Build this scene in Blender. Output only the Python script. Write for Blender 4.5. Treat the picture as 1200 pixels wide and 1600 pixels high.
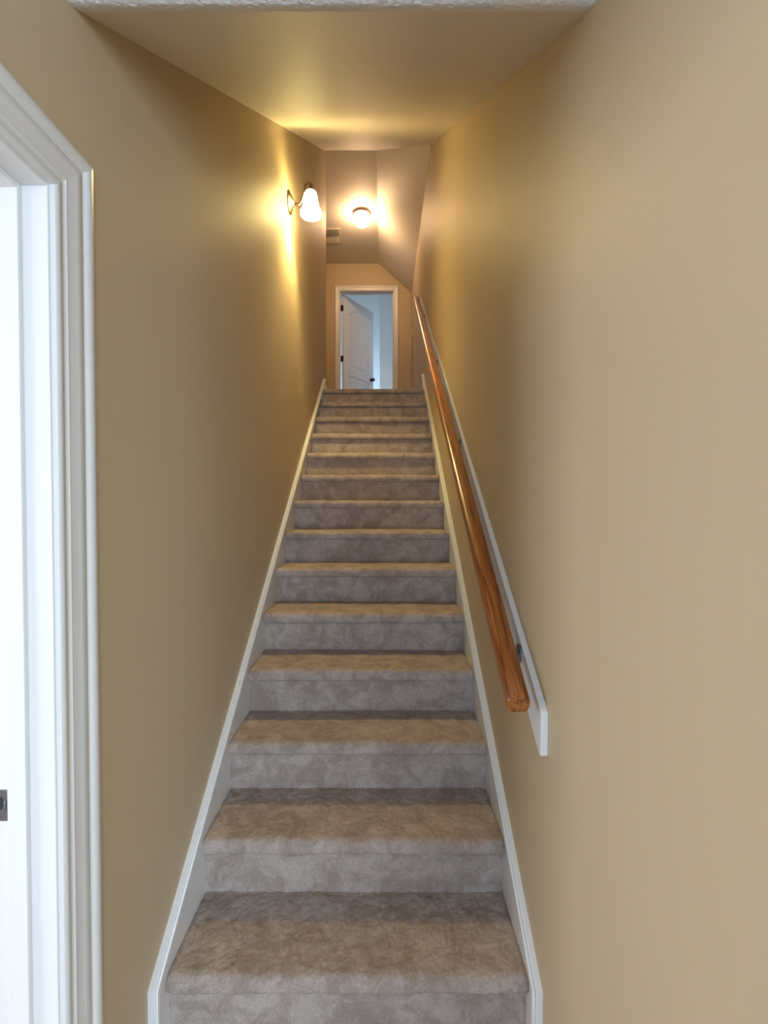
import bpy, bmesh, math, random
import numpy as np
from mathutils import Vector, Matrix

for _o in list(bpy.data.objects):
    bpy.data.objects.remove(_o)
SC = bpy.context.scene
COL = SC.collection

# ------------------------------------------------------------------ camera
CAM_H, PITCH, FPX = 1.436, 0.0184, 718.18
cd = bpy.data.cameras.new('camera')
cd.sensor_fit = 'VERTICAL'
cd.sensor_height = 32.0
cd.lens = FPX / 1600.0 * 32.0
cd.clip_start = 0.01
cam = bpy.data.objects.new('camera', cd)
COL.objects.link(cam)
cam.location = (0, 0, CAM_H)
cam.rotation_euler = (math.pi / 2 - PITCH, 0, 0.0004)
SC.camera = cam

# ------------------------------------------------------------------ world
w = bpy.data.worlds.new('sky')
SC.world = w
w.use_nodes = True
bg = w.node_tree.nodes['Background']
bg.inputs[0].default_value = (0.55, 0.72, 1.0, 1)
bg.inputs[1].default_value = 0.8

# ------------------------------------------------------------------ daylight at three windows, plus fill at two added ones
def area(name, loc, rot, sx, sy, power, color):
    l = bpy.data.lights.new(name, 'AREA')
    l.shape = 'RECTANGLE'
    l.size, l.size_y = sx, sy
    l.energy = power
    l.color = color
    o = bpy.data.objects.new(name, l)
    COL.objects.link(o)
    o.location = loc
    o.rotation_euler = rot
    return o

R90 = math.pi / 2
area('daylight_entry_glass', (-0.10, -2.76, 1.12), (R90, 0, 0), 0.76, 1.72, 50, (0.46, 0.70, 1.0))
area('fill_light_left_wall', (1.75, -2.76, 1.25), (R90, 0, 0), 1.8, 1.5, 105, (0.74, 0.88, 1.0))  # added fill from an unseen source, brightens the left stair wall
area('daylight_side_room', (-3.36, -0.28, 1.40), (R90, 0, -R90), 1.5, 1.4, 64, (0.92, 0.95, 1.0))
area('fill_light_right_wall', (-1.90, -2.76, 1.40), (R90, 0, 0), 1.5, 1.4, 11, (0.90, 0.95, 1.0))  # added fill, sent through the side doorway onto the right wall
area('daylight_upper_room', (-2.16, 8.6, 3.00), (R90, 0, -R90), 0.92, 0.72, 80, (0.40, 0.66, 1.0))

vs = SC.view_settings
vs.view_transform = 'Standard'
vs.look = 'None'
vs.gamma = 1.0
vs.use_curve_mapping = False
vs.exposure = 0.5

# ------------------------------------------------------------------ dimensions (metres)
XL, XR = -0.597, 0.400          # stair wall faces
RISE, RUN, Z0, NOSE = 0.1817, 0.25, 1.214, 0.025
NSTEP = 14
LAND = NSTEP * RISE             # landing floor height
YEND = 6.80                     # landing end wall
YCOR = 4.77                     # left wall corner at the landing
HC, YC = 2.388, 0.90             # lower ceiling height and its far edge
SOFF = 0.685                     # slope of the soffit
HTOP = 4.95                     # landing ceiling
HLOW = 4.52                     # sloped ceiling at right wall
XRID = -0.078
CW = 0.473
XC = -0.098
YBACK = -2.6
YSOF = YC + (HTOP - HC) / SOFF

# ------------------------------------------------------------------ materials
def newmat(name):
    m = bpy.data.materials.new(name)
    m.use_nodes = True
    nt = m.node_tree
    b = nt.nodes['Principled BSDF']
    return m, nt, b

def L(nt, a, b):
    nt.links.new(a, b)

def node(nt, t, **kw):
    n = nt.nodes.new(t)
    for k, v in kw.items():
        setattr(n, k, v)
    return n

def plain(name, col, rough=0.5, metal=0.0, spec=0.5):
    m, nt, b = newmat(name)
    b.inputs['Base Color'].default_value = (*col, 1)
    b.inputs['Roughness'].default_value = rough
    b.inputs['Metallic'].default_value = metal
    b.inputs['Specular IOR Level'].default_value = spec
    return m

def paint(name, col, rough, scale, strength, dist=0.001, var=0.03, spec=0.5, detail=3.0):
    m, nt, b = newmat(name)
    tc = node(nt, 'ShaderNodeTexCoord')
    n1 = node(nt, 'ShaderNodeTexNoise')
    n1.inputs['Scale'].default_value = scale
    n1.inputs['Detail'].default_value = detail
    L(nt, tc.outputs['Object'], n1.inputs['Vector'])
    bp = node(nt, 'ShaderNodeBump')
    bp.inputs['Strength'].default_value = strength
    bp.inputs['Distance'].default_value = dist
    L(nt, n1.outputs['Fac'], bp.inputs['Height'])
    L(nt, bp.outputs['Normal'], b.inputs['Normal'])
    n2 = node(nt, 'ShaderNodeTexNoise')
    n2.inputs['Scale'].default_value = 1.7
    n2.inputs['Detail'].default_value = 2
    L(nt, tc.outputs['Object'], n2.inputs['Vector'])
    mx = node(nt, 'ShaderNodeMix', data_type='RGBA')
    mx.inputs['A'].default_value = (*[c * (1 - var) for c in col], 1)
    mx.inputs['B'].default_value = (*[min(1, c * (1 + var)) for c in col], 1)
    L(nt, n2.outputs['Fac'], mx.inputs['Factor'])
    L(nt, mx.outputs['Result'], b.inputs['Base Color'])
    b.inputs['Roughness'].default_value = rough
    b.inputs['Specular IOR Level'].default_value = spec
    return m

M = {}
M['wall'] = paint('tan_wall_paint', (0.50, 0.40, 0.264), 0.55, 260, 0.12, 0.0006, spec=0.35)
M['white_wall'] = paint('white_wall_paint', (0.80, 0.80, 0.80), 0.6, 260, 0.1, 0.0006)
M['cream_wall'] = paint('cream_wall_paint', (0.80, 0.765, 0.71), 0.6, 260, 0.1, 0.0006)
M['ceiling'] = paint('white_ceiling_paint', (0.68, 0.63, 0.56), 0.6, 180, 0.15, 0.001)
M['popcorn'] = paint('textured_ceiling_white', (0.80, 0.80, 0.80), 0.9, 330, 0.9, 0.003, detail=5)
M['trim'] = paint('white_trim_gloss', (0.69, 0.685, 0.675), 0.32, 120, 0.04, 0.0004, var=0.01)
M['nickel'] = plain('brushed_nickel', (0.22, 0.23, 0.255), 0.3, 0.8)
M['antique'] = plain('antique_pewter_metal', (0.17, 0.12, 0.085), 0.42, 1.0)
M['bronze'] = plain('dark_bronze', (0.045, 0.025, 0.018), 0.3, 0.9)
M['plate'] = plain('ivory_plastic', (0.75, 0.70, 0.60), 0.35)
M['vent_dark'] = plain('vent_shadow_grey', (0.10, 0.09, 0.075), 0.7)
M['vent'] = plain('vent_enamel', (0.62, 0.55, 0.46), 0.45)
M['hole'] = plain('dark_bore_hole', (0.02, 0.02, 0.025), 0.8)

def emat(name, col, strength, base=(0.9, 0.88, 0.82)):
    m, nt, b = newmat(name)
    b.inputs['Base Color'].default_value = (*base, 1)
    b.inputs['Roughness'].default_value = 0.35
    b.inputs['Emission Color'].default_value = (*col, 1)
    b.inputs['Emission Strength'].default_value = strength
    return m
M['shade'] = emat('lit_frosted_shade_glass', (1.0, 0.78, 0.30), 41.0)
M['globe'] = emat('lit_opal_globe_glass', (1.0, 0.65, 0.35), 58.0)
M['bulb'] = emat('lit_bulb', (1.0, 0.78, 0.32), 2100.0)

def glass_pane():
    m, nt, b = newmat('clear_window_glass')
    out = nt.nodes['Material Output']
    nt.nodes.remove(b)
    t = node(nt, 'ShaderNodeBsdfTransparent')
    g = node(nt, 'ShaderNodeBsdfGlossy')
    g.inputs['Roughness'].default_value = 0.02
    mx = node(nt, 'ShaderNodeMixShader')
    mx.inputs[0].default_value = 0.06
    L(nt, t.outputs[0], mx.inputs[1]); L(nt, g.outputs[0], mx.inputs[2]); L(nt, mx.outputs[0], out.inputs[0])
    return m
M['glass'] = glass_pane()

def carpet_mat():
    m, nt, b = newmat('beige_cut_pile_carpet')
    tc = node(nt, 'ShaderNodeTexCoord')
    # brushed patches of the pile
    nb = node(nt, 'ShaderNodeTexNoise')
    nb.inputs['Scale'].default_value = 12.0
    nb.inputs['Detail'].default_value = 5
    nb.inputs['Roughness'].default_value = 0.72
    nb.inputs['Distortion'].default_value = 0.6
    L(nt, tc.outputs['Object'], nb.inputs['Vector'])
    r1 = node(nt, 'ShaderNodeValToRGB')
    r1.color_ramp.elements[0].position = 0.40
    r1.color_ramp.elements[0].color = (0.355, 0.28, 0.235, 1)
    r1.color_ramp.elements[1].position = 0.62
    r1.color_ramp.elements[1].color = (0.51, 0.425, 0.375, 1)
    L(nt, nb.outputs['Fac'], r1.inputs['Fac'])
    # yarn tips
    ny = node(nt, 'ShaderNodeTexNoise')
    ny.inputs['Scale'].default_value = 330
    ny.inputs['Detail'].default_value = 4
    ny.inputs['Roughness'].default_value = 0.7
    L(nt, tc.outputs['Object'], ny.inputs['Vector'])
    r2 = node(nt, 'ShaderNodeValToRGB')
    r2.color_ramp.elements[0].position = 0.3
    r2.color_ramp.elements[0].color = (0.72, 0.70, 0.68, 1)
    r2.color_ramp.elements[1].position = 0.72
    r2.color_ramp.elements[1].color = (1.25, 1.25, 1.25, 1)
    L(nt, ny.outputs['Fac'], r2.inputs['Fac'])
    mx = node(nt, 'ShaderNodeMix', data_type='RGBA', blend_type='MULTIPLY')
    mx.inputs['Factor'].default_value = 1.0
    L(nt, r1.outputs['Color'], mx.inputs['A']); L(nt, r2.outputs['Color'], mx.inputs['B'])
    L(nt, mx.outputs['Result'], b.inputs['Base Color'])
    bp = node(nt, 'ShaderNodeBump')
    bp.inputs['Strength'].default_value = 0.7
    bp.inputs['Distance'].default_value = 0.004
    L(nt, ny.outputs['Fac'], bp.inputs['Height'])
    L(nt, bp.outputs['Normal'], b.inputs['Normal'])
    b.inputs['Roughness'].default_value = 0.95
    b.inputs['Specular IOR Level'].default_value = 0.1
    b.inputs['Sheen Weight'].default_value = 0.15
    b.inputs['Sheen Roughness'].default_value = 0.5
    b.inputs['Sheen Tint'].default_value = (0.9, 0.9, 1.0, 1)
    return m
M['carpet'] = carpet_mat()

def oak_mat(name, axis_scale, c0, c1, c2):
    m, nt, b = newmat(name)
    tc = node(nt, 'ShaderNodeTexCoord')
    mp = node(nt, 'ShaderNodeMapping')
    mp.inputs['Scale'].default_value = axis_scale
    L(nt, tc.outputs['Object'], mp.inputs['Vector'])
    n1 = node(nt, 'ShaderNodeTexNoise')
    n1.inputs['Scale'].default_value = 9
    n1.inputs['Detail'].default_value = 6
    n1.inputs['Distortion'].default_value = 1.2
    L(nt, mp.outputs['Vector'], n1.inputs['Vector'])
    r = node(nt, 'ShaderNodeValToRGB')
    e = r.color_ramp.elements
    e[0].position, e[0].color = 0.34, (*c0, 1)
    e[1].position, e[1].color = 0.66, (*c2, 1)
    k = e.new(0.48); k.color = (*c1, 1)
    L(nt, n1.outputs['Fac'], r.inputs['Fac'])
    L(nt, r.outputs['Color'], b.inputs['Base Color'])
    b.inputs['Roughness'].default_value = 0.28
    b.inputs['Coat Weight'].default_value = 0.3
    b.inputs['Coat Roughness'].default_value = 0.2
    return m
M['oak'] = oak_mat('stained_oak', (13, 0.4, 13), (0.105, 0.026, 0.006), (0.28, 0.085, 0.018), (0.40, 0.145, 0.038))
M['floorwood'] = oak_mat('hall_floor_wood', (6, 0.6, 6), (0.25, 0.15, 0.085), (0.38, 0.25, 0.15), (0.46, 0.32, 0.20))

# ------------------------------------------------------------------ mesh helpers
class MB:
    def __init__(self):
        self.v, self.f = [], []
    def add(self, vs_, fs):
        o = len(self.v)
        self.v += [tuple(p) for p in vs_]
        self.f += [tuple(i + o for i in q) for q in fs]
        return self
    def box(self, x0, x1, y0, y1, z0, z1):
        vs_ = [(x, y, z) for z in (z0, z1) for y in (y0, y1) for x in (x0, x1)]
        return self.add(vs_, [(0, 2, 3, 1), (4, 5, 7, 6), (0, 1, 5, 4), (2, 6, 7, 3), (0, 4, 6, 2), (1, 3, 7, 5)])
    def prism(self, poly, x0, x1, axis='x'):
        n = len(poly)
        def P(a, b, c):
            return {'x': (c, a, b), 'y': (a, c, b), 'z': (a, b, c)}[axis]
        vs_ = [P(a, b, x0) for a, b in poly] + [P(a, b, x1) for a, b in poly]
        fs = [tuple(range(n - 1, -1, -1)), tuple(range(n, 2 * n))]
        fs += [(i, (i + 1) % n, n + (i + 1) % n, n + i) for i in range(n)]
        return self.add(vs_, fs)
    def lathe(self, prof, seg=32, cx=0, cy=0, cz=0, close=False):
        n = len(prof)
        vs_ = []
        for s in range(seg):
            a = 2 * math.pi * s / seg
            for r, z in prof:
                vs_.append((cx + r * math.cos(a), cy + r * math.sin(a), cz + z))
        fs = []
        for s in range(seg):
            t = (s + 1) % seg
            for i in range(n - 1 + (1 if close else 0)):
                j = (i + 1) % n
                fs.append((s * n + i, t * n + i, t * n + j, s * n + j))
        return self.add(vs_, fs)
    def tube(self, pts, rad, seg=12):
        pts = [Vector(p) for p in pts]
        rads = rad if isinstance(rad, (list, tuple)) else [rad] * len(pts)
        vs_, fs = [], []
        up = Vector((0, 1, 0.01))
        for i, p in enumerate(pts):
            t = (pts[min(i + 1, len(pts) - 1)] - pts[max(i - 1, 0)]).normalized()
            a = t.cross(up).normalized(); b_ = a.cross(t).normalized()
            for s in range(seg):
                g = 2 * math.pi * s / seg
                vs_.append(p + (a * math.cos(g) + b_ * math.sin(g)) * rads[i])
        for i in range(len(pts) - 1):
            for s in range(seg):
                t = (s + 1) % seg
                fs.append((i * seg + s, i * seg + t, (i + 1) * seg + t, (i + 1) * seg + s))
        fs.append(tuple(range(seg - 1, -1, -1)))
        fs.append(tuple((len(pts) - 1) * seg + s for s in range(seg)))
        return self.add(vs_, fs)
    def transform(self, mat):
        self.v = [tuple(mat @ Vector(p)) for p in self.v]
        return self
    def build(self, name, mat, parent=None, smooth=None, bevel=0, bevseg=2):
        me = bpy.data.meshes.new(name)
        me.from_pydata(self.v, [], self.f)
        bm = bmesh.new(); bm.from_mesh(me)
        bmesh.ops.recalc_face_normals(bm, faces=bm.faces)
        if bevel:
            es = [e for e in bm.edges if len(e.link_faces) == 2 and e.calc_face_angle(0) > 0.6]
            bmesh.ops.bevel(bm, geom=es, offset=bevel, segments=bevseg, affect='EDGES', profile=0.5)
        bm.to_mesh(me); bm.free()
        if smooth is not None:
            me.shade_smooth()
            me.set_sharp_from_angle(angle=math.radians(smooth))
        me.materials.append(M[mat])
        o = bpy.data.objects.new(name, me)
        COL.objects.link(o)
        o.parent = parent
        return o

def tag(o, label, cat, group=None, kind=None):
    o['label'] = label
    o['category'] = cat
    if group: o['group'] = group
    if kind: o['kind'] = kind
    return o

def struct(o, label, cat):
    return tag(o, label, cat, kind='structure')

def empty(name, loc, label, cat, kind=None, group=None):
    o = bpy.data.objects.new(name, None)
    COL.objects.link(o)
    o.location = loc
    o.empty_display_size = 0.1
    return tag(o, label, cat, group, kind)

def keep(o, parent):
    """parent a mesh built in world coordinates under an empty placed elsewhere"""
    o.parent = parent
    o.matrix_parent_inverse = Matrix.Translation(-Vector(parent.location)) if parent.parent is None else Matrix()
    return o

# ------------------------------------------------------------------ setting: shell
HT = 5.12
m = MB()
DY0, DY1, DH = 0.045, 0.825, 2.00            # side doorway
m.box(XL - 0.12, XL, YBACK, DY0 - 0.018, -0.05, HT)
m.box(XL - 0.12, XL, DY0 - 0.018, DY1 + 0.018, DH + 0.018, HT)
m.box(XL - 0.12, XL, DY1 + 0.018, YCOR, -0.05, HT)
wall_left = m.build('wall_left', 'wall', bevel=0.0)
struct(wall_left, 'tan painted wall running up the left side of the stairs', 'wall')
wall_right = MB().box(XR, XR + 0.12, 0.10, YEND, -0.05, HT).build('wall_right', 'wall')
struct(wall_right, 'tan painted wall behind the wooden handrail', 'wall')

# end wall of the landing with its door opening
OX0, OX1, OH = -0.646, 0.134, LAND + 2.006
m = MB()
m.box(-2.2, OX0 - 0.018, YEND, YEND + 0.12, LAND - 0.1, HT)
m.box(OX0 - 0.018, OX1 + 0.018, YEND, YEND + 0.12, OH + 0.018, HT)
m.box(OX1 + 0.018, XR + 0.12, YEND, YEND + 0.12, LAND - 0.1, HT)
wall_end = m.build('wall_back', 'wall')
struct(wall_end, 'tan wall at the end of the upper landing around the open door', 'wall')

# landing's hidden left leg
struct(MB().box(-2.2, XL - 0.12, YCOR - 0.12, YCOR, LAND - 0.1, HT).build('wall_landing_front', 'wall'),
       'tan wall of the landing turning left past the stair corner', 'wall')
struct(MB().box(-2.32, -2.2, YCOR - 0.12, YEND + 0.12, LAND - 0.1, HT).build('wall_landing_left', 'wall'),
       'tan wall closing the left end of the landing', 'wall')

# lower hall behind the camera
m = MB()
GX0, GX1, GZ0, GZ1 = -0.48, 0.28, 0.26, 1.98
m.box(-3.32, -2.70, YBACK - 0.12, YBACK, -0.05, HC + 0.1)
m.box(-1.10, GX0, YBACK - 0.12, YBACK, -0.05, HC + 0.1)
m.box(-2.70, -1.10, YBACK - 0.12, YBACK, -0.05, 0.65)
m.box(-2.70, -1.10, YBACK - 0.12, YBACK, 2.15, HC + 0.1)
m.box(GX1, 0.85, YBACK - 0.12, YBACK, -0.05, HC + 0.1)
m.box(2.65, 3.32, YBACK - 0.12, YBACK, -0.05, HC + 0.1)
m.box(0.85, 2.65, YBACK - 0.12, YBACK, -0.05, 0.50)
m.box(0.85, 2.65, YBACK - 0.12, YBACK, 2.02, HC + 0.1)
m.box(GX0, GX1, YBACK - 0.12, YBACK, GZ1, HC + 0.1)
m.box(GX0, GX1, YBACK - 0.12, YBACK, -0.05, GZ0)
struct(m.build('wall_entry', 'wall'), 'tan entry wall with a tall glazed opening facing the stairs', 'wall')

def window(name, label, axis, a0, a1, z0, z1, pos):
    """simple framed pane; axis y: pane lies in the plane y=pos, axis x: plane x=pos"""
    e = empty(name, ((a0 + a1) / 2, pos, z0) if axis == 'y' else (pos, (a0 + a1) / 2, z0), label, 'window', kind='structure')
    def bar(b0, b1, c0, c1):
        q = MB()
        if axis == 'y': q.box(b0, b1, pos - 0.03, pos + 0.03, c0, c1)
        else: q.box(pos - 0.03, pos + 0.03, b0, b1, c0, c1)
        keep(q.build('window_frame', 'trim', bevel=0.003), e)
    t = 0.04
    bar(a0, a0 + t, z0, z1); bar(a1 - t, a1, z0, z1)
    bar(a0 + t, a1 - t, z0, z0 + t); bar(a0 + t, a1 - t, z1 - t, z1)
    q = MB()
    if axis == 'y': q.box(a0 + t, a1 - t, pos - 0.003, pos + 0.003, z0 + t, z1 - t)
    else: q.box(pos - 0.003, pos + 0.003, a0 + t, a1 - t, z0 + t, z1 - t)
    keep(q.build('pane', 'glass'), e)
    return e
struct(MB().box(XR + 0.12, 3.32, 0.10, 0.22, -0.05, HC + 0.1).build('wall_entry_front', 'wall'), 'tan entry wall beside the foot of the stairs', 'wall')
struct(MB().box(3.2, 3.32, YBACK, 0.10, -0.05, HC + 0.1).build('wall_entry_right', 'wall'), 'tan right wall of the entry hall', 'wall')
window('added_window_4', 'added unseen entry window behind the viewer for fill light', 'y', 0.85, 2.65, 0.50, 2.02, YBACK - 0.06)  # made-up window, there to carry the left wall's fill light
window('added_window_5', 'added unseen rear window of the side room for fill light', 'y', -2.70, -1.10, 0.65, 2.15, YBACK - 0.06)  # made-up second side-room window, opening for the right wall's fill
window('window_1', 'tall clear entry pane behind the viewer', 'y', GX0, GX1, GZ0, GZ1, YBACK - 0.06)

# side room seen through the doorway at the left edge
RX, RY = -3.2, 2.6
m = MB()
WY0, WY1, WZ0, WZ1 = -1.08, 0.52, 0.65, 2.15
m.box(RX - 0.12, RX, YBACK, WY0, -0.05, HC + 0.1)
m.box(RX - 0.12, RX, WY1, RY, -0.05, HC + 0.1)
m.box(RX - 0.12, RX, WY0, WY1, -0.05, WZ0)
m.box(RX - 0.12, RX, WY0, WY1, WZ1, HC + 0.1)
struct(m.build('wall_side_window', 'white_wall'), 'white wall with the daylight window in the side room', 'wall')
struct(MB().box(RX - 0.12, XL - 0.12, RY, RY + 0.12, -0.05, HC + 0.1).build('wall_side_far', 'white_wall'), 'white far wall of the side room', 'wall')
window('window_2', 'daylight window in the white side room', 'x', WY0, WY1, WZ0, WZ1, RX - 0.06)

struct(MB().box(RX - 0.12, 3.32, YBACK - 0.12, RY + 0.12, -0.15, 0.0).build('floor', 'floorwood'), 'brown wood floor at the foot of the stairs', 'floor')

# textured lower ceiling: fine grid, displaced, with a soft front lip
def vnoise(x, y, seed=0):
    """smooth value noise on numpy arrays"""
    def h(i, j):
        n = (i * 374761393 + j * 668265263 + seed * 974634777) & 0xffffffff
        n = ((n ^ (n >> 13)) * 1274126177) & 0xffffffff
        return ((n ^ (n >> 16)) & 0xffff) / 65535.0
    xi, yi = np.floor(x).astype(np.int64), np.floor(y).astype(np.int64)
    fx, fy = x - xi, y - yi
    fx, fy = fx * fx * (3 - 2 * fx), fy * fy * (3 - 2 * fy)
    return (h(xi, yi) * (1 - fx) + h(xi + 1, yi) * fx) * (1 - fy) + (h(xi, yi + 1) * (1 - fx) + h(xi + 1, yi + 1) * fx) * fy

def grid_obj(name, P, mat, parent=None):
    """P: array rows x cols x 3 -> smooth grid mesh"""
    r, c, _ = P.shape
    idx = np.arange(r * c).reshape(r, c)
    q = np.stack([idx[:-1, :-1], idx[:-1, 1:], idx[1:, 1:], idx[1:, :-1]], -1).reshape(-1, 4)
    me = bpy.data.meshes.new(name)
    me.vertices.add(r * c)
    me.vertices.foreach_set('co', P.reshape(-1).astype(np.float32))
    nq = len(q)
    me.loops.add(nq * 4)
    me.loops.foreach_set('vertex_index', q.reshape(-1).astype(np.int32))
    me.polygons.add(nq)
    me.polygons.foreach_set('loop_start', (np.arange(nq) * 4).astype(np.int32))
    me.update(calc_edges=True)
    me.validate()
    me.shade_smooth()
    me.materials.append(M[mat])
    o = bpy.data.objects.new(name, me)
    COL.objects.link(o)
    o.parent = parent
    return o

low = empty('ceiling', (0, -0.5, HC), 'white textured flat ceiling of the lower hall', 'ceiling', kind='structure')
xs = np.linspace(XL, XR, 300)
path = [(y, HC) for y in np.linspace(0.35, YC - 0.010, 150)]
for a in np.linspace(0, 1, 14)[1:]:
    # rounded corner bead from flat ceiling into the soffit
    p0, p1, p2 = Vector((YC - 0.010, HC)), Vector((YC, HC)), Vector((YC + 0.021, HC + 0.021 * SOFF))
    q = p0.lerp(p1, a).lerp(p1.lerp(p2, a), a)
    path.append((q.x, q.y))
path = np.array(path)
U, V = np.meshgrid(xs, np.arange(len(path)))
Yg, Zg = path[V, 0], path[V, 1]
s_ = np.cumsum(np.r_[0, np.hypot(np.diff(path[:, 0]), np.diff(path[:, 1]))])[V]
d = 0.0024 * np.clip(vnoise(U * 190, s_ * 190, 3) - 0.35, 0, 1) + 0.0012 * vnoise(U * 420, s_ * 420, 5)
fade = np.clip((YC + 0.02 - Yg) / 0.012, 0, 1)
keep(grid_obj('textured_lip', np.stack([U, Yg, Zg - d * fade], -1), 'popcorn'), low)
keep(MB().box(RX - 0.12, XL - 0.12, YBACK, RY + 0.12, HC, HC + 0.08).build('side_room_panel', 'popcorn'), low)
keep(MB().box(XL, 3.32, YBACK, 0.352, HC, HC + 0.08).build('hall_panel', 'popcorn'), low)

# sloping soffit above the stairs, ending against the landing ceilings
ys_r = YC + (HLOW - HC) / SOFF
m = MB()
def sz(y): return HC + (y - YC) * SOFF
m.add([(XL, YC + 0.02, sz(YC + 0.02)), (XR, YC + 0.02, sz(YC + 0.02)), (XR, ys_r, HLOW), (XRID, YSOF, HTOP), (XL, YSOF, HTOP)], [(0, 1, 2, 3, 4)])
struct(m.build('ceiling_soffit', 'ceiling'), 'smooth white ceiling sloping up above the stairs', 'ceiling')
m = MB()
m.add([(-2.2, YSOF, HTOP), (XRID, YSOF, HTOP), (XRID, YEND, HTOP), (-2.2, YEND, HTOP)], [(0, 1, 2, 3)])
m.add([(XRID, YSOF, HTOP), (XR, ys_r, HLOW), (XR, YEND, HLOW), (XRID, YEND, HTOP)], [(0, 1, 2, 3)])
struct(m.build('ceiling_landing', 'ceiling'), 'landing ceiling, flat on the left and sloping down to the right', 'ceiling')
struct(MB().box(-2.4, 1.4, YC, YEND, HT, HT + 0.1).build('ceiling_deck', 'ceiling'), 'roof deck closing the space above the ceilings', 'ceiling')

# upper room beyond the open door
UY = 9.3
HT2 = 6.4
UX0, UX1 = -2.0, 1.2
m = MB()
m.box(UX0 - 0.12, UX0, YEND + 0.12, 8.1, LAND - 0.1, HT2)
m.box(UX0 - 0.12, UX0, 9.1, UY, LAND - 0.1, HT2)
m.box(UX0 - 0.12, UX0, 8.1, 9.1, LAND - 0.1, 2.6)
m.box(UX0 - 0.12, UX0, 8.1, 9.1, 3.4, HT2)
struct(m.build('wall_upper_left', 'cream_wall'), 'cream left wall of the upper room with its window', 'wall')
window('window_3', 'daylight window in the upper room behind the open door', 'x', 8.1, 9.1, 2.6, 3.4, UX0 - 0.06)
struct(MB().box(UX0 - 0.12, UX1 + 0.12, UY, UY + 0.12, LAND - 0.1, HT2).build('wall_upper_far', 'cream_wall'), 'pale far wall of the upper room seen past the open door', 'wall')
struct(MB().box(-0.085, UX1, 8.7, UY, LAND - 0.1, HT2).build('wall_upper_closet', 'cream_wall'), 'pale closet wall at the right inside the upper room', 'wall')
struct(MB().box(UX1, UX1 + 0.12, YEND + 0.12, UY, LAND - 0.1, HT2).build('wall_upper_right', 'cream_wall'), 'cream right wall of the upper room', 'wall')
struct(MB().box(UX0 - 0.12, UX1 + 0.12, YEND + 0.12, UY + 0.12, HT2 - 0.02, HT2 + 0.1).build('ceiling_upper', 'cream_wall'), 'cream ceiling of the upper room', 'ceiling')

struct(MB().box(UX0 - 0.12, UX1 + 0.12, YEND, YEND + 0.12, HT, HT2).build('wall_upper_front', 'cream_wall'), 'cream wall above the door inside the upper room', 'wall')

# ------------------------------------------------------------------ staircase
rng = np.random.default_rng(4)
stairs = empty('staircase', (XC, Z0, 0), 'straight flight of fourteen stairs covered in beige cut-pile carpet', 'stairs')

def carpet_strip(name, prof, k, cell, ends=0.006):
    """prof: list of (y, z) outline; resampled, displaced along its normal"""
    prof = np.array(prof, float)
    seg = np.hypot(*np.diff(prof, axis=0).T)
    s = np.r_[0, np.cumsum(seg)]
    n = max(6, int(s[-1] / cell))
    t = np.linspace(0, s[-1], n)
    yy, zz = np.interp(t, s, prof[:, 0]), np.interp(t, s, prof[:, 1])
    ty, tz = np.gradient(yy), np.gradient(zz)
    ln = np.hypot(ty, tz)
    ny, nz = -tz / ln, ty / ln            # outward: up on treads, towards the viewer on risers
    x = np.linspace(XC - CW - 0.013, XC + CW + 0.013, int(2 * CW / cell))
    U, V = np.meshgrid(x, np.arange(n))
    T = t[V]
    so = 37.0 * k
    disp = 0.0030 * (vnoise(U * 16 + so, T * 16 + so, 1) - 0.5) + 0.0022 * (vnoise(U * 60 + so, T * 60, 2) - 0.5) \
        + (0.0034 if cell < 0.005 else 0.0026) * (vnoise(U * 175 + so, T * 175, 7) - 0.5)
    disp += 0.004 * (vnoise(U * 2.5 + so, T * 0 + so, 11) - 0.5)
    edge = np.minimum(U - x[0], x[-1] - U)
    disp -= ends * np.exp(-(edge / 0.009) ** 2)
    P = np.stack([U, yy[V] + ny[V] * disp, zz[V] + nz[V] * disp], -1)
    return keep(grid_obj(name, P, 'carpet'), stairs)

for k in range(1, NSTEP + 1):
    yr = Z0 + (k - 1) * RUN               # riser face
    zt = k * RISE                         # tread top
    zb = (k - 1) * RISE
    cell = 0.0042 if k <= 4 else 0.006 if k <= 8 else 0.009
    th = 0.048
    # riser carpet
    carpet_strip('riser', [(yr, zb - 0.004), (yr, zt - th + 0.006)][::1], k + 40, cell, 0.003)
    # tread carpet: under the nose, round the nose, back to the next riser
    rr = 0.021
    yf = yr - NOSE - 0.002
    pts = [(yr + 0.01, zt - th), (yf + rr * 0.8, zt - th)]
    for a in np.linspace(-90, -180, 7)[1:]:
        pts.append((yf + rr * 0.8 + rr * 0.8 * math.cos(math.radians(a)), zt - th + rr * 0.8 + rr * 0.8 * math.sin(math.radians(a))))
    for a in np.linspace(180, 90, 9)[0:]:
        pts.append((yf + rr * 1.2 + rr * 1.2 * math.cos(math.radians(a)), zt - rr * 1.2 + rr * 1.2 * math.sin(math.radians(a))))
    back = yr + RUN + 0.004 if k < NSTEP else yr + 0.12
    pts.append((back, zt))
    carpet_strip('tread', pts, k, cell)

struct(MB().box(-2.2, XR + 0.0, Z0 + 13 * RUN + 0.11, YEND, LAND - 0.12, LAND).build('floor_landing', 'carpet'), 'beige carpeted floor of the upper landing', 'floor')
struct(MB().box(UX0, UX1, YEND, UY, LAND - 0.12, LAND - 0.001).build('floor_upper', 'carpet'), 'beige carpeted floor of the upper room', 'floor')

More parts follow.
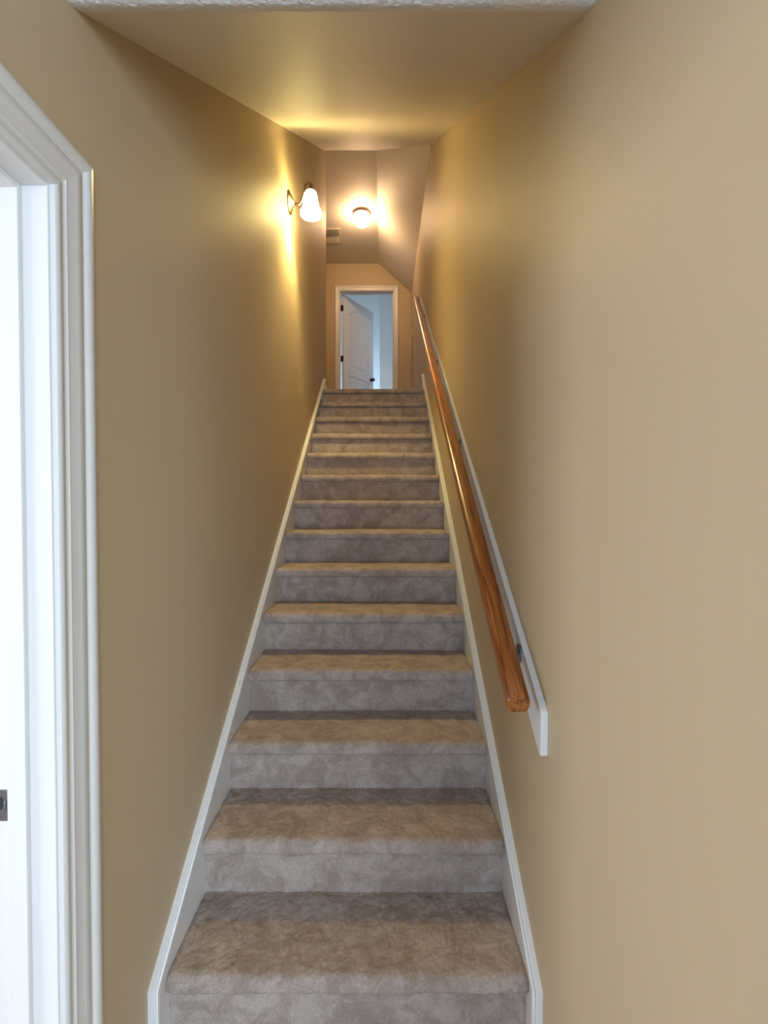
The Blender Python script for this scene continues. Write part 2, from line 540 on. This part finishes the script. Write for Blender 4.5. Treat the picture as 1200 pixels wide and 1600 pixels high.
# ------------------------------------------------------------------ stair skirts
def sweep(prof, path, frames):
    """prof list of (u,v); at each path point frames gives (U,V) vectors"""
    mb = MB()
    n = len(prof)
    vs_ = []
    for p, (fu, fv) in zip(path, frames):
        for u, v in prof:
            vs_.append(Vector(p) + Vector(fu) * u + Vector(fv) * v)
    fs = []
    for i in range(len(path) - 1):
        for j in range(n):
            q = (j + 1) % n
            fs.append((i * n + j, i * n + q, (i + 1) * n + q, (i + 1) * n + j))
    fs.append(tuple(range(n - 1, -1, -1)))
    fs.append(tuple((len(path) - 1) * n + j for j in range(n)))
    return mb.add(vs_, fs)

YS = 1.137
SH0 = 0.203
SLP = RISE / RUN
def skirt(name, label, side):
    wall = XL if side < 0 else XR
    dirn = 1 if side < 0 else -1
    ye = 4.52 if side < 0 else 4.62
    ztop = SH0 + (ye - YS) * SLP
    face = wall + dirn * 0.017
    zend = LAND - 0.02
    poly = [(YS + 0.006, 0.0), (YS + 0.006, SH0 - 0.004), (ye - 0.002, ztop - 0.008), (ye - 0.002, zend - 0.1), (4.25, zend - 0.1), (Z0 + 0.3, 0.0)]
    o = MB().prism(poly, wall, face).build(name, 'trim', bevel=0.0015)
    struct(o, label, 'skirting')
    cap = [(0, 0), (0.0135, 0), (0.0155, 0.0035), (0.0185, 0.0035), (0.0205, 0.001), (0.0245, 0.003), (0.0260, 0.010), (0.0245, 0.019), (0.016, 0.023), (0, 0.023)]
    a = math.atan(SLP)
    t1, t2 = Vector((0, 0, 1)), Vector((0, math.cos(a), math.sin(a)))
    n1, n2 = Vector((0, 1, 0)), Vector((0, math.sin(a), -math.cos(a)))
    mit = (n1 + n2); mit = mit / mit.dot(n1)
    u = (dirn, 0, 0)
    pth = [(wall, YS, 0.0), (wall, YS, SH0), (wall, ye, ztop)]
    # end cut vertical: shift profile along the run so the end plane is upright
    nv = n2 - t2 * (n2.y / t2.y)
    c = sweep(cap, pth, [(u, n1), (u, mit), (u, nv)]).build('cap_moulding', 'trim', o, smooth=50)
    # return piece of landing baseboard that meets the skirt
    ybase = YCOR if side < 0 else YEND
    b = MB().prism([(0, LAND), (0.014, LAND), (0.014, LAND + 0.075), (0.009, LAND + 0.088), (0, LAND + 0.092)], ye, ybase, 'y')
    b.v = [(wall + dirn * x, y, z) for x, y, z in b.v]
    bb = b.build('baseboard_left' if side < 0 else 'baseboard_right', 'trim', bevel=0.001)
    struct(bb, 'short white baseboard at the top of the left stair wall' if side < 0 else 'white baseboard along the right wall of the landing', 'baseboard')
    return o
skirt('trim_1', 'white skirt board rising along the left of the stairs', -1)
skirt('trim_2', 'white skirt board rising along the right of the stairs', 1)
m = MB().box(-2.2, OX0 - 0.075, YEND - 0.014, YEND, LAND, LAND + 0.09)
m.box(OX1 + 0.075, XR - 0.014, YEND - 0.014, YEND, LAND, LAND + 0.09)
struct(m.build('baseboard_back', 'trim', bevel=0.003), 'white baseboard beside the upper door', 'baseboard')

# ------------------------------------------------------------------ door casings
CAS = [(0, 0), (0, 0.009), (0.004, 0.012), (0.013, 0.0125), (0.018, 0.009), (0.024, 0.0095), (0.027, 0.012), (0.031, 0.011),
       (0.052, 0.0135), (0.066, 0.0155), (0.071, 0.0125), (0.076, 0.0175), (0.083, 0.0205), (0.093, 0.0205), (0.098, 0.017), (0.098, 0)]

def casing(name, parent, origin, along, outn, a0, a1, z0, z1, scale=1.0):
    """three mitred legs round an opening. along: axis of width, outn: direction out of the wall"""
    al, on, up = Vector(along), Vector(outn), Vector((0, 0, 1))
    O = Vector(origin)
    prof = [(w_ * scale, t) for w_, t in CAS]
    def P(a, z): return O + al * a + up * z
    def leg(nm, pts, fr):
        return keep(sweep(prof, pts, fr).build(nm, 'trim', smooth=40), parent)
    leg('side_casing', [P(a0, z0), P(a0, z1)], [(-al, on), (-al + up, on)])
    leg('side_casing', [P(a1, z0), P(a1, z1)], [(al, on), (al + up, on)])
    leg('head_casing', [P(a0, z1), P(a1, z1)], [(-al + up, on), (al + up, on)])

# side doorway (left edge of the photograph)
t1 = empty('trim_3', (XL, DY0, 0), 'white moulded casing and jamb of the doorway at the left edge', 'door frame', kind='structure')
casing('casing', t1, (XL, 0, 0), (0, 1, 0), (1, 0, 0), DY0 - 0.005, DY1 + 0.005, 0.0, DH + 0.005)
casing('casing', t1, (XL - 0.12, 0, 0), (0, 1, 0), (-1, 0, 0), DY0 - 0.005, DY1 + 0.005, 0.0, DH + 0.005)
def liner(nm, *b):
    return keep(MB().box(*b).build(nm, 'trim', bevel=0.0015), t1)
liner('jamb', XL - 0.12, XL, DY1, DY1 + 0.018, 0, DH + 0.018)
liner('jamb', XL - 0.12, XL, DY0 - 0.018, DY0, 0, DH + 0.018)
liner('head_jamb', XL - 0.12, XL, DY0, DY1, DH, DH + 0.018)
sx0, sx1 = XL - 0.080, XL - 0.046
liner('door_stop', sx0, sx1, DY1 - 0.010, DY1, 0, DH)
liner('door_stop', sx0, sx1, DY0, DY0 + 0.010, 0, DH)
liner('head_stop', sx0, sx1, DY0 + 0.010, DY1 - 0.010, DH - 0.010, DH)
# strike plate with bore
sp = MB().prism([(-0.720, 0.860), (-0.684, 0.860), (-0.684, 0.917), (-0.720, 0.917)], DY1 - 0.0022, DY1 - 0.0002, 'y').build('strike_plate', 'nickel', bevel=0.0008)
keep(sp, t1); sp['label'] = 'nickel latch strike plate'
hp = [(-0.6975 + 0.009 * math.cos(a), 0.8925 + 0.0125 * math.sin(a)) for a in np.linspace(0, 2 * math.pi, 20, endpoint=False)]
bore = MB().prism(hp, DY1 - 0.0026, DY1 - 0.0004, 'y').build('latch_hole', 'hole')
bore.parent = sp; bore.matrix_parent_inverse = Matrix()
lip = MB().tube([(-0.6865, DY1 - 0.0035, 0.878), (-0.6855, DY1 - 0.0055, 0.8885), (-0.6865, DY1 - 0.0035, 0.899)], 0.0018, 8).build('strike_lip', 'nickel', sp, smooth=60)

# landing door frame
t2 = empty('trim_4', (OX0, YEND, LAND), 'white casing and jamb around the open upper door', 'door frame', kind='structure')
casing('casing', t2, (0, YEND, 0), (1, 0, 0), (0, -1, 0), OX0 - 0.004, OX1 + 0.004, LAND, OH + 0.004, 0.70)
def liner2(nm, *b):
    return keep(MB().box(*b).build(nm, 'trim', bevel=0.0015), t2)
liner2('jamb', OX0 - 0.018, OX0, YEND, YEND + 0.12, LAND, OH + 0.018)
liner2('jamb', OX1, OX1 + 0.018, YEND, YEND + 0.12, LAND, OH + 0.018)
liner2('head_jamb', OX0, OX1, YEND, YEND + 0.12, OH, OH + 0.018)
liner2('door_stop', OX1 - 0.010, OX1, YEND + 0.045, YEND + 0.08, LAND, OH)
liner2('head_stop', OX0, OX1 - 0.010, YEND + 0.045, YEND + 0.08, OH - 0.010, OH)

# ------------------------------------------------------------------ the open moulded door
DW, DHT, DT = 0.772, 1.995, 0.035
def panel_loops(x0, x1, z0, z1, arch):
    pts = [(x0, z0), (x1, z0), (x1, z1 - arch)]
    if arch:
        n = 18
        for i in range(1, n):
            a = i / n
            x = x1 + (x0 - x1) * a
            t = math.sin(math.pi * a)
            pts.append((x, z1 - arch + arch * t ** 1.35))
    pts.append((x0, z1 - arch))
    return pts

def inset(pts, d_):
    cx = sum(p[0] for p in pts) / len(pts); 
    n = len(pts); out = []
    for i in range(n):
        p, a, b = Vector(pts[i]), Vector(pts[i - 1]), Vector(pts[(i + 1) % n])
        e1, e2 = (p - a).normalized(), (b - p).normalized()
        n1, n2 = Vector((-e1.y, e1.x)), Vector((-e2.y, e2.x))
        q = n1 + n2
        q = q / max(0.3, q.dot(n1))
        out.append(tuple(p + q * d_))
    return out

def door_leaf():
    bm = bmesh.new()
    panels = [panel_loops(0.125, DW - 0.125, 0.95, DHT - 0.125, 0.13), panel_loops(0.125, DW - 0.125, 0.22, 0.83, 0)]
    for sgn, yf in ((-1, -DT), (1, 0.0)):
        def vert(p, depth): return bm.verts.new((p[0], yf - sgn * depth, p[1]))
        rect = [(0, 0), (DW, 0), (DW, DHT), (0, DHT)]
        rv = [vert(p, 0) for p in rect]
        edges = [bm.edges.new((rv[i], rv[(i + 1) % 4])) for i in range(4)]
        for pl in panels:
            loops = [(0, 0), (0.008, 0.010), (0.020, 0.012), (0.030, 0.011), (0.048, 0.002)]
            prev = None
            for d_, dep in loops:
                cur = [vert(p, dep) for p in (inset(pl, d_) if d_ else pl)]
                if prev is None:
                    edges += [bm.edges.new((cur[i], cur[(i + 1) % len(cur)])) for i in range(len(cur))]
                else:
                    for i in range(len(cur)):
                        j = (i + 1) % len(cur)
                        bm.faces.new((prev[i], prev[j], cur[j], cur[i]))
                prev = cur
            bm.faces.new(prev)
        bmesh.ops.triangle_fill(bm, use_beauty=True, use_dissolve=False, edges=edges)
        if sgn < 0: r0 = rv
    for i in range(4):
        j = (i + 1) % 4
        bm.faces.new((r0[i], r0[j], rv[j], rv[i]))
    bmesh.ops.recalc_face_normals(bm, faces=bm.faces)
    me = bpy.data.meshes.new('door_1'); bm.to_mesh(me); bm.free()
    me.shade_smooth(); me.set_sharp_from_angle(angle=math.radians(25))
    me.materials.append(M['trim'])
    o = bpy.data.objects.new('door_1', me); COL.objects.link(o)
    return o
door = door_leaf()
struct(door, 'white arched two-panel door standing open at the top of the stairs', 'door')
door.location = (OX0 + 0.012, YEND + 0.122, LAND + 0.008)
door.rotation_euler = (0, 0, math.radians(56.5))
for s in (-1, 1):
    y = -DT if s < 0 else 0.0
    kb = MB().lathe([(0.001, 0), (0.031, 0), (0.031, 0.006), (0.012, 0.012), (0.011, 0.030), (0.022, 0.036), (0.0275, 0.048), (0.024, 0.060), (0.012, 0.066), (0.001, 0.067)], 24)
    kb.transform(Matrix.Translation((DW - 0.062, y, 0.885)) @ Matrix.Rotation(math.radians(90 if s < 0 else -90), 4, 'X'))
    k_ = kb.build('knob', 'bronze', door, smooth=40); k_['label'] = 'dark bronze door knob'
for z in (0.22, 1.05, 1.80):
    h_ = MB().tube([(-0.009, 0.002, z - 0.045), (-0.009, 0.002, z + 0.045)], 0.0065, 10)
    h_.box(-0.0015, 0.0, -0.030, -0.001, z - 0.044, z + 0.044)
    h_.box(-0.009, -0.0015, -0.003, -0.001, z - 0.044, z + 0.044)
    hh = h_.build('hinge', 'bronze', door); hh['label'] = 'dark bronze hinge'

# ------------------------------------------------------------------ handrail
RXC = 0.325
P0, P1 = Vector((RXC, 1.104, 0.948)), Vector((RXC, 4.736, 3.527))
rail_e = empty('handrail', (XR, P0.y, 0.93), 'stained oak handrail with metal brackets on a white backing board', 'handrail')
dv = (P1 - P0); ln = dv.length; ang = math.atan2(dv.z, dv.y)
prof = []
hw = 0.029
for a in np.linspace(0, 180, 15):
    prof.append((hw * math.cos(math.radians(a)), 0.004 + 0.019 * math.sin(math.radians(a)) ** 0.85))
prof += [(-hw, -0.004), (-0.0265, -0.011), (-0.0235, -0.015), (-0.017, -0.019), (0.017, -0.019), (0.0235, -0.015), (0.0265, -0.011), (hw, -0.004)]
mb = MB()
n = len(prof)
sta = [0.0, 0.003] + list(np.linspace(0.1, ln - 0.1, 30)) + [ln - 0.003, ln]
vs_, fs = [], []
for s in sta:
    sc_ = 0.93 if s in (0.0, ln) else 1.0
    for x, z in prof:
        # the ends are cut between square and plumb
        sh = math.tan(ang) * 0.55
        vs_.append((x * sc_, s + z * sc_ * sh, z * sc_))
for i in range(len(sta) - 1):
    for j in range(n):
        q = (j + 1) % n
        fs.append((i * n + j, i * n + q, (i + 1) * n + q, (i + 1) * n + j))
fs += [tuple(range(n)), tuple((len(sta) - 1) * n + j for j in range(n))]
rail = mb.add(vs_, fs).build('rail', 'oak', smooth=35)
rail['label'] = 'red-brown stained oak rail'
rail.parent = rail_e
rail.matrix_parent_inverse = Matrix.Translation(-Vector(rail_e.location))
rail.location = P0
rail.rotation_euler = (ang, 0, 0)
# backing board
BS = 0.706
by0, bz0 = 1.110, 0.928
by1 = 4.93
def bt(y): return bz0 + (y - by0) * BS
bd = MB().prism([(by0, bt(by0)), (by0, bt(by0) - 0.108), (by0 + 0.012, bt(by0) - 0.112), (by1, bt(by1) - 0.118), (by1, bt(by1))], XR - 0.018, XR).build('backing_board', 'trim', bevel=0.002)
keep(bd, rail_e); bd['label'] = 'white painted backing board'

def bracket(y):
    zc = bt(y) - 0.042
    x0 = XR - 0.018
    rz = P0.z + (y - P0.y) * math.tan(ang)
    b = MB()
    pl = [(0.001, 0), (0.026, 0), (0.026, 0.004), (0.019, 0.008), (0.011, 0.011), (0.001, 0.012)]
    b.lathe(pl, 18).transform(Matrix.Translation((x0, y, zc)) @ Matrix.Rotation(-R90, 4, 'Y') @ Matrix.Scale(1.0, 4))
    o = b.build('bracket', 'nickel', smooth=40)
    keep(o, rail_e)
    arm = []
    for t in np.linspace(0, 1, 10):
        p = (1 - t) ** 2 * Vector((x0 - 0.006, y, zc)) + 2 * t * (1 - t) * Vector((RXC + 0.012, y - 0.004, zc - 0.004)) + t * t * Vector((RXC, y, rz - 0.024))
        arm.append(p)
    MB().tube(arm, 0.0075, 10).build('arm', 'nickel', o, smooth=60)
    sd = MB().box(-0.010, 0.010, -0.030, 0.030, -0.0265, -0.0215)
    sd.transform(Matrix.Translation((RXC, y, rz)) @ Matrix.Rotation(ang, 4, 'X'))
    sd.build('saddle', 'nickel', o, bevel=0.001)
    return o
for y in (1.29, 2.31, 3.32, 4.38):
    bracket(y)

# ------------------------------------------------------------------ wall sconce
SY, SZ = 2.92, 3.325
sc_e = empty('wall_sconce', (XL, SY, SZ), 'lit bell-shaped glass sconce on a curved metal arm, left wall', 'wall lamp')
Tm = Matrix.Translation((XL, SY, SZ)) @ Matrix.Rotation(R90, 4, 'Y')
bp_ = MB().lathe([(0.001, 0.0), (0.066, 0.0), (0.068, 0.004), (0.064, 0.009), (0.050, 0.012), (0.044, 0.018), (0.030, 0.022), (0.020, 0.030), (0.014, 0.036), (0.001, 0.038)], 36)
bp_.transform(Tm)
keep(bp_.build('backplate', 'antique', smooth=40), sc_e)
SX = XL + 0.137
arm_p = []
ctrl = [(0.030, -0.004), (0.055, -0.012), (0.075, 0.004), (0.090, 0.050), (0.100, 0.098), (0.118, 0.122), (0.137, 0.112)]
cv = [Vector((XL + a, SY, SZ + b)) for a, b in ctrl]
def catmull(P, n=8):
    out = []
    Q = [P[0]] + P + [P[-1]]
    for i in range(1, len(Q) - 2):
        for j in range(n):
            t = j / n
            p0, p1, p2, p3 = Q[i - 1], Q[i], Q[i + 1], Q[i + 2]
            out.append(0.5 * ((2 * p1) + (p2 - p0) * t + (2 * p0 - 5 * p1 + 4 * p2 - p3) * t * t + (3 * p1 - p0 - 3 * p2 + p3) * t ** 3))
    out.append(P[-1])
    return out
keep(MB().tube(catmull(cv), 0.0075, 12).build('arm', 'antique', smooth=60), sc_e)
zt_ = SZ + 0.075
hd = MB().lathe([(0.001, 0.044), (0.008, 0.043), (0.012, 0.034), (0.013, 0.022), (0.020, 0.008), (0.029, 0.0), (0.030, -0.008), (0.026, -0.009), (0.001, -0.009)], 28, SX, SY, zt_)
keep(hd.build('shade_holder', 'antique', smooth=45), sc_e)
outer = [(0.024, -0.006), (0.032, -0.012), (0.037, -0.026), (0.041, -0.050), (0.0455, -0.080), (0.050, -0.103), (0.056, -0.119), (0.064, -0.130), (0.0675, -0.140), (0.0665, -0.151), (0.060, -0.158)]
inner = [(r - 0.003, z + 0.0005) for r, z in outer[::-1]]
# softly ribbed glass
sh = MB()
seg = 64
pr = outer + inner
vs_, fs = [], []
n = len(pr)
for s in range(seg):
    a = 2 * math.pi * s / seg
    for r, z in pr:
        r2 = r * (1 + 0.012 * math.cos(16 * a))
        vs_.append((SX + r2 * math.cos(a), SY + r2 * math.sin(a), zt_ + z))
for s in range(seg):
    t = (s + 1) % seg
    for i in range(n):
        j = (i + 1) % n
        fs.append((s * n + i, t * n + i, t * n + j, s * n + j))
so = keep(sh.add(vs_, fs).build('glass_shade', 'shade', smooth=60), sc_e)
so['label'] = 'glowing fluted white bell glass'
keep(MB().lathe([(0.001, -0.11), (0.012, -0.108), (0.021, -0.096), (0.024, -0.082), (0.020, -0.066), (0.013, -0.05), (0.013, -0.012), (0.001, -0.012)], 20, SX, SY, zt_).build('bulb', 'bulb', smooth=60), sc_e)

# ------------------------------------------------------------------ landing ceiling light
GXc, GYc = -0.272, 5.62
ge = empty('ceiling_light', (GXc, GYc, HTOP), 'round glowing globe light on the landing ceiling', 'ceiling lamp')
keep(MB().lathe([(0.001, 0.0), (0.106, 0.0), (0.110, -0.005), (0.109, -0.014), (0.100, -0.030), (0.001, -0.030)], 36, GXc, GYc, HTOP).build('base', 'antique', smooth=40), ge)
gp = [(0.084, -0.028)]
for a in np.linspace(30, -90, 18):
    gp.append((max(0.001, 0.098 * math.cos(math.radians(a))), -0.082 + 0.086 * math.sin(math.radians(a))))
gl = keep(MB().lathe(gp, 40, GXc, GYc, HTOP).build('glass_globe', 'globe', smooth=60), ge)
gl['label'] = 'bright opal glass globe'

# ------------------------------------------------------------------ ceiling vent
VX0, VX1, VY0, VY1 = -0.800, -0.565, 5.93, 6.27
ve = empty('ceiling_vent', ((VX0 + VX1) / 2, (VY0 + VY1) / 2, HTOP), 'louvred metal air register on the landing ceiling', 'vent')
fw = 0.03
for b in ((VX0, VX1, VY0, VY0 + fw), (VX0, VX1, VY1 - fw, VY1), (VX0, VX0 + fw, VY0 + fw, VY1 - fw), (VX1 - fw, VX1, VY0 + fw, VY1 - fw)):
    keep(MB().box(*b, HTOP - 0.009, HTOP).build('frame', 'vent', bevel=0.002), ve)
keep(MB().box(VX0 + fw, VX1 - fw, VY0 + fw, VY1 - fw, HTOP - 0.002, HTOP - 0.0005).build('throat', 'vent_dark'), ve)
ns = 12
for i in range(ns):
    y = VY0 + fw + (VY1 - VY0 - 2 * fw) * (i + 0.5) / ns
    s_b = MB().box(-(VX1 - VX0) / 2 + fw, (VX1 - VX0) / 2 - fw, -0.009, 0.009, -0.0008, 0.0008)
    tilt = 42 if i < ns * 0.55 else -42
    s_b.transform(Matrix.Translation(((VX0 + VX1) / 2, y, HTOP - 0.009)) @ Matrix.Rotation(math.radians(tilt), 4, 'X'))
    keep(s_b.build('slat', 'vent'), ve)
keep(MB().box(VX0 + fw, VX1 - fw, (VY0 + VY1) / 2 + 0.005, (VY0 + VY1) / 2 + 0.017, HTOP - 0.011, HTOP - 0.002).build('divider', 'vent'), ve)

# ------------------------------------------------------------------ switch and outlet on the landing's right wall
def wallplate(name, label, cat, y, z, outlet):
    e = empty(name, (XR, y, z), label, cat)
    keep(MB().box(XR - 0.006, XR, y - 0.035, y + 0.035, z - 0.057, z + 0.057).build('plate', 'plate', bevel=0.002), e)
    if outlet:
        for dz in (-0.02, 0.02):
            r_ = keep(MB().box(XR - 0.008, XR - 0.005, y - 0.015, y + 0.015, z + dz - 0.013, z + dz + 0.013).build('socket', 'plate', bevel=0.001), e)
            for dy in (-0.006, 0.006):
                MB().box(XR - 0.0084, XR - 0.0078, y + dy - 0.001, y + dy + 0.001, z + dz - 0.004, z + dz + 0.004).build('slot', 'hole', r_)
    else:
        keep(MB().prism([(z - 0.010, XR - 0.005), (z + 0.010, XR - 0.005), (z + 0.012, XR - 0.016), (z + 0.004, XR - 0.017)], y - 0.004, y + 0.004, 'z').transform(Matrix(((0, 1, 0, 0), (0, 0, 1, 0), (1, 0, 0, 0), (0, 0, 0, 1)))).build('toggle', 'plate'), e)
wallplate('light_switch', 'ivory light switch plate beside the upper door', 'switch', 6.52, LAND + 1.30, False)
wallplate('wall_outlet', 'ivory wall outlet low on the right landing wall', 'outlet', 5.45, LAND + 0.34, True)
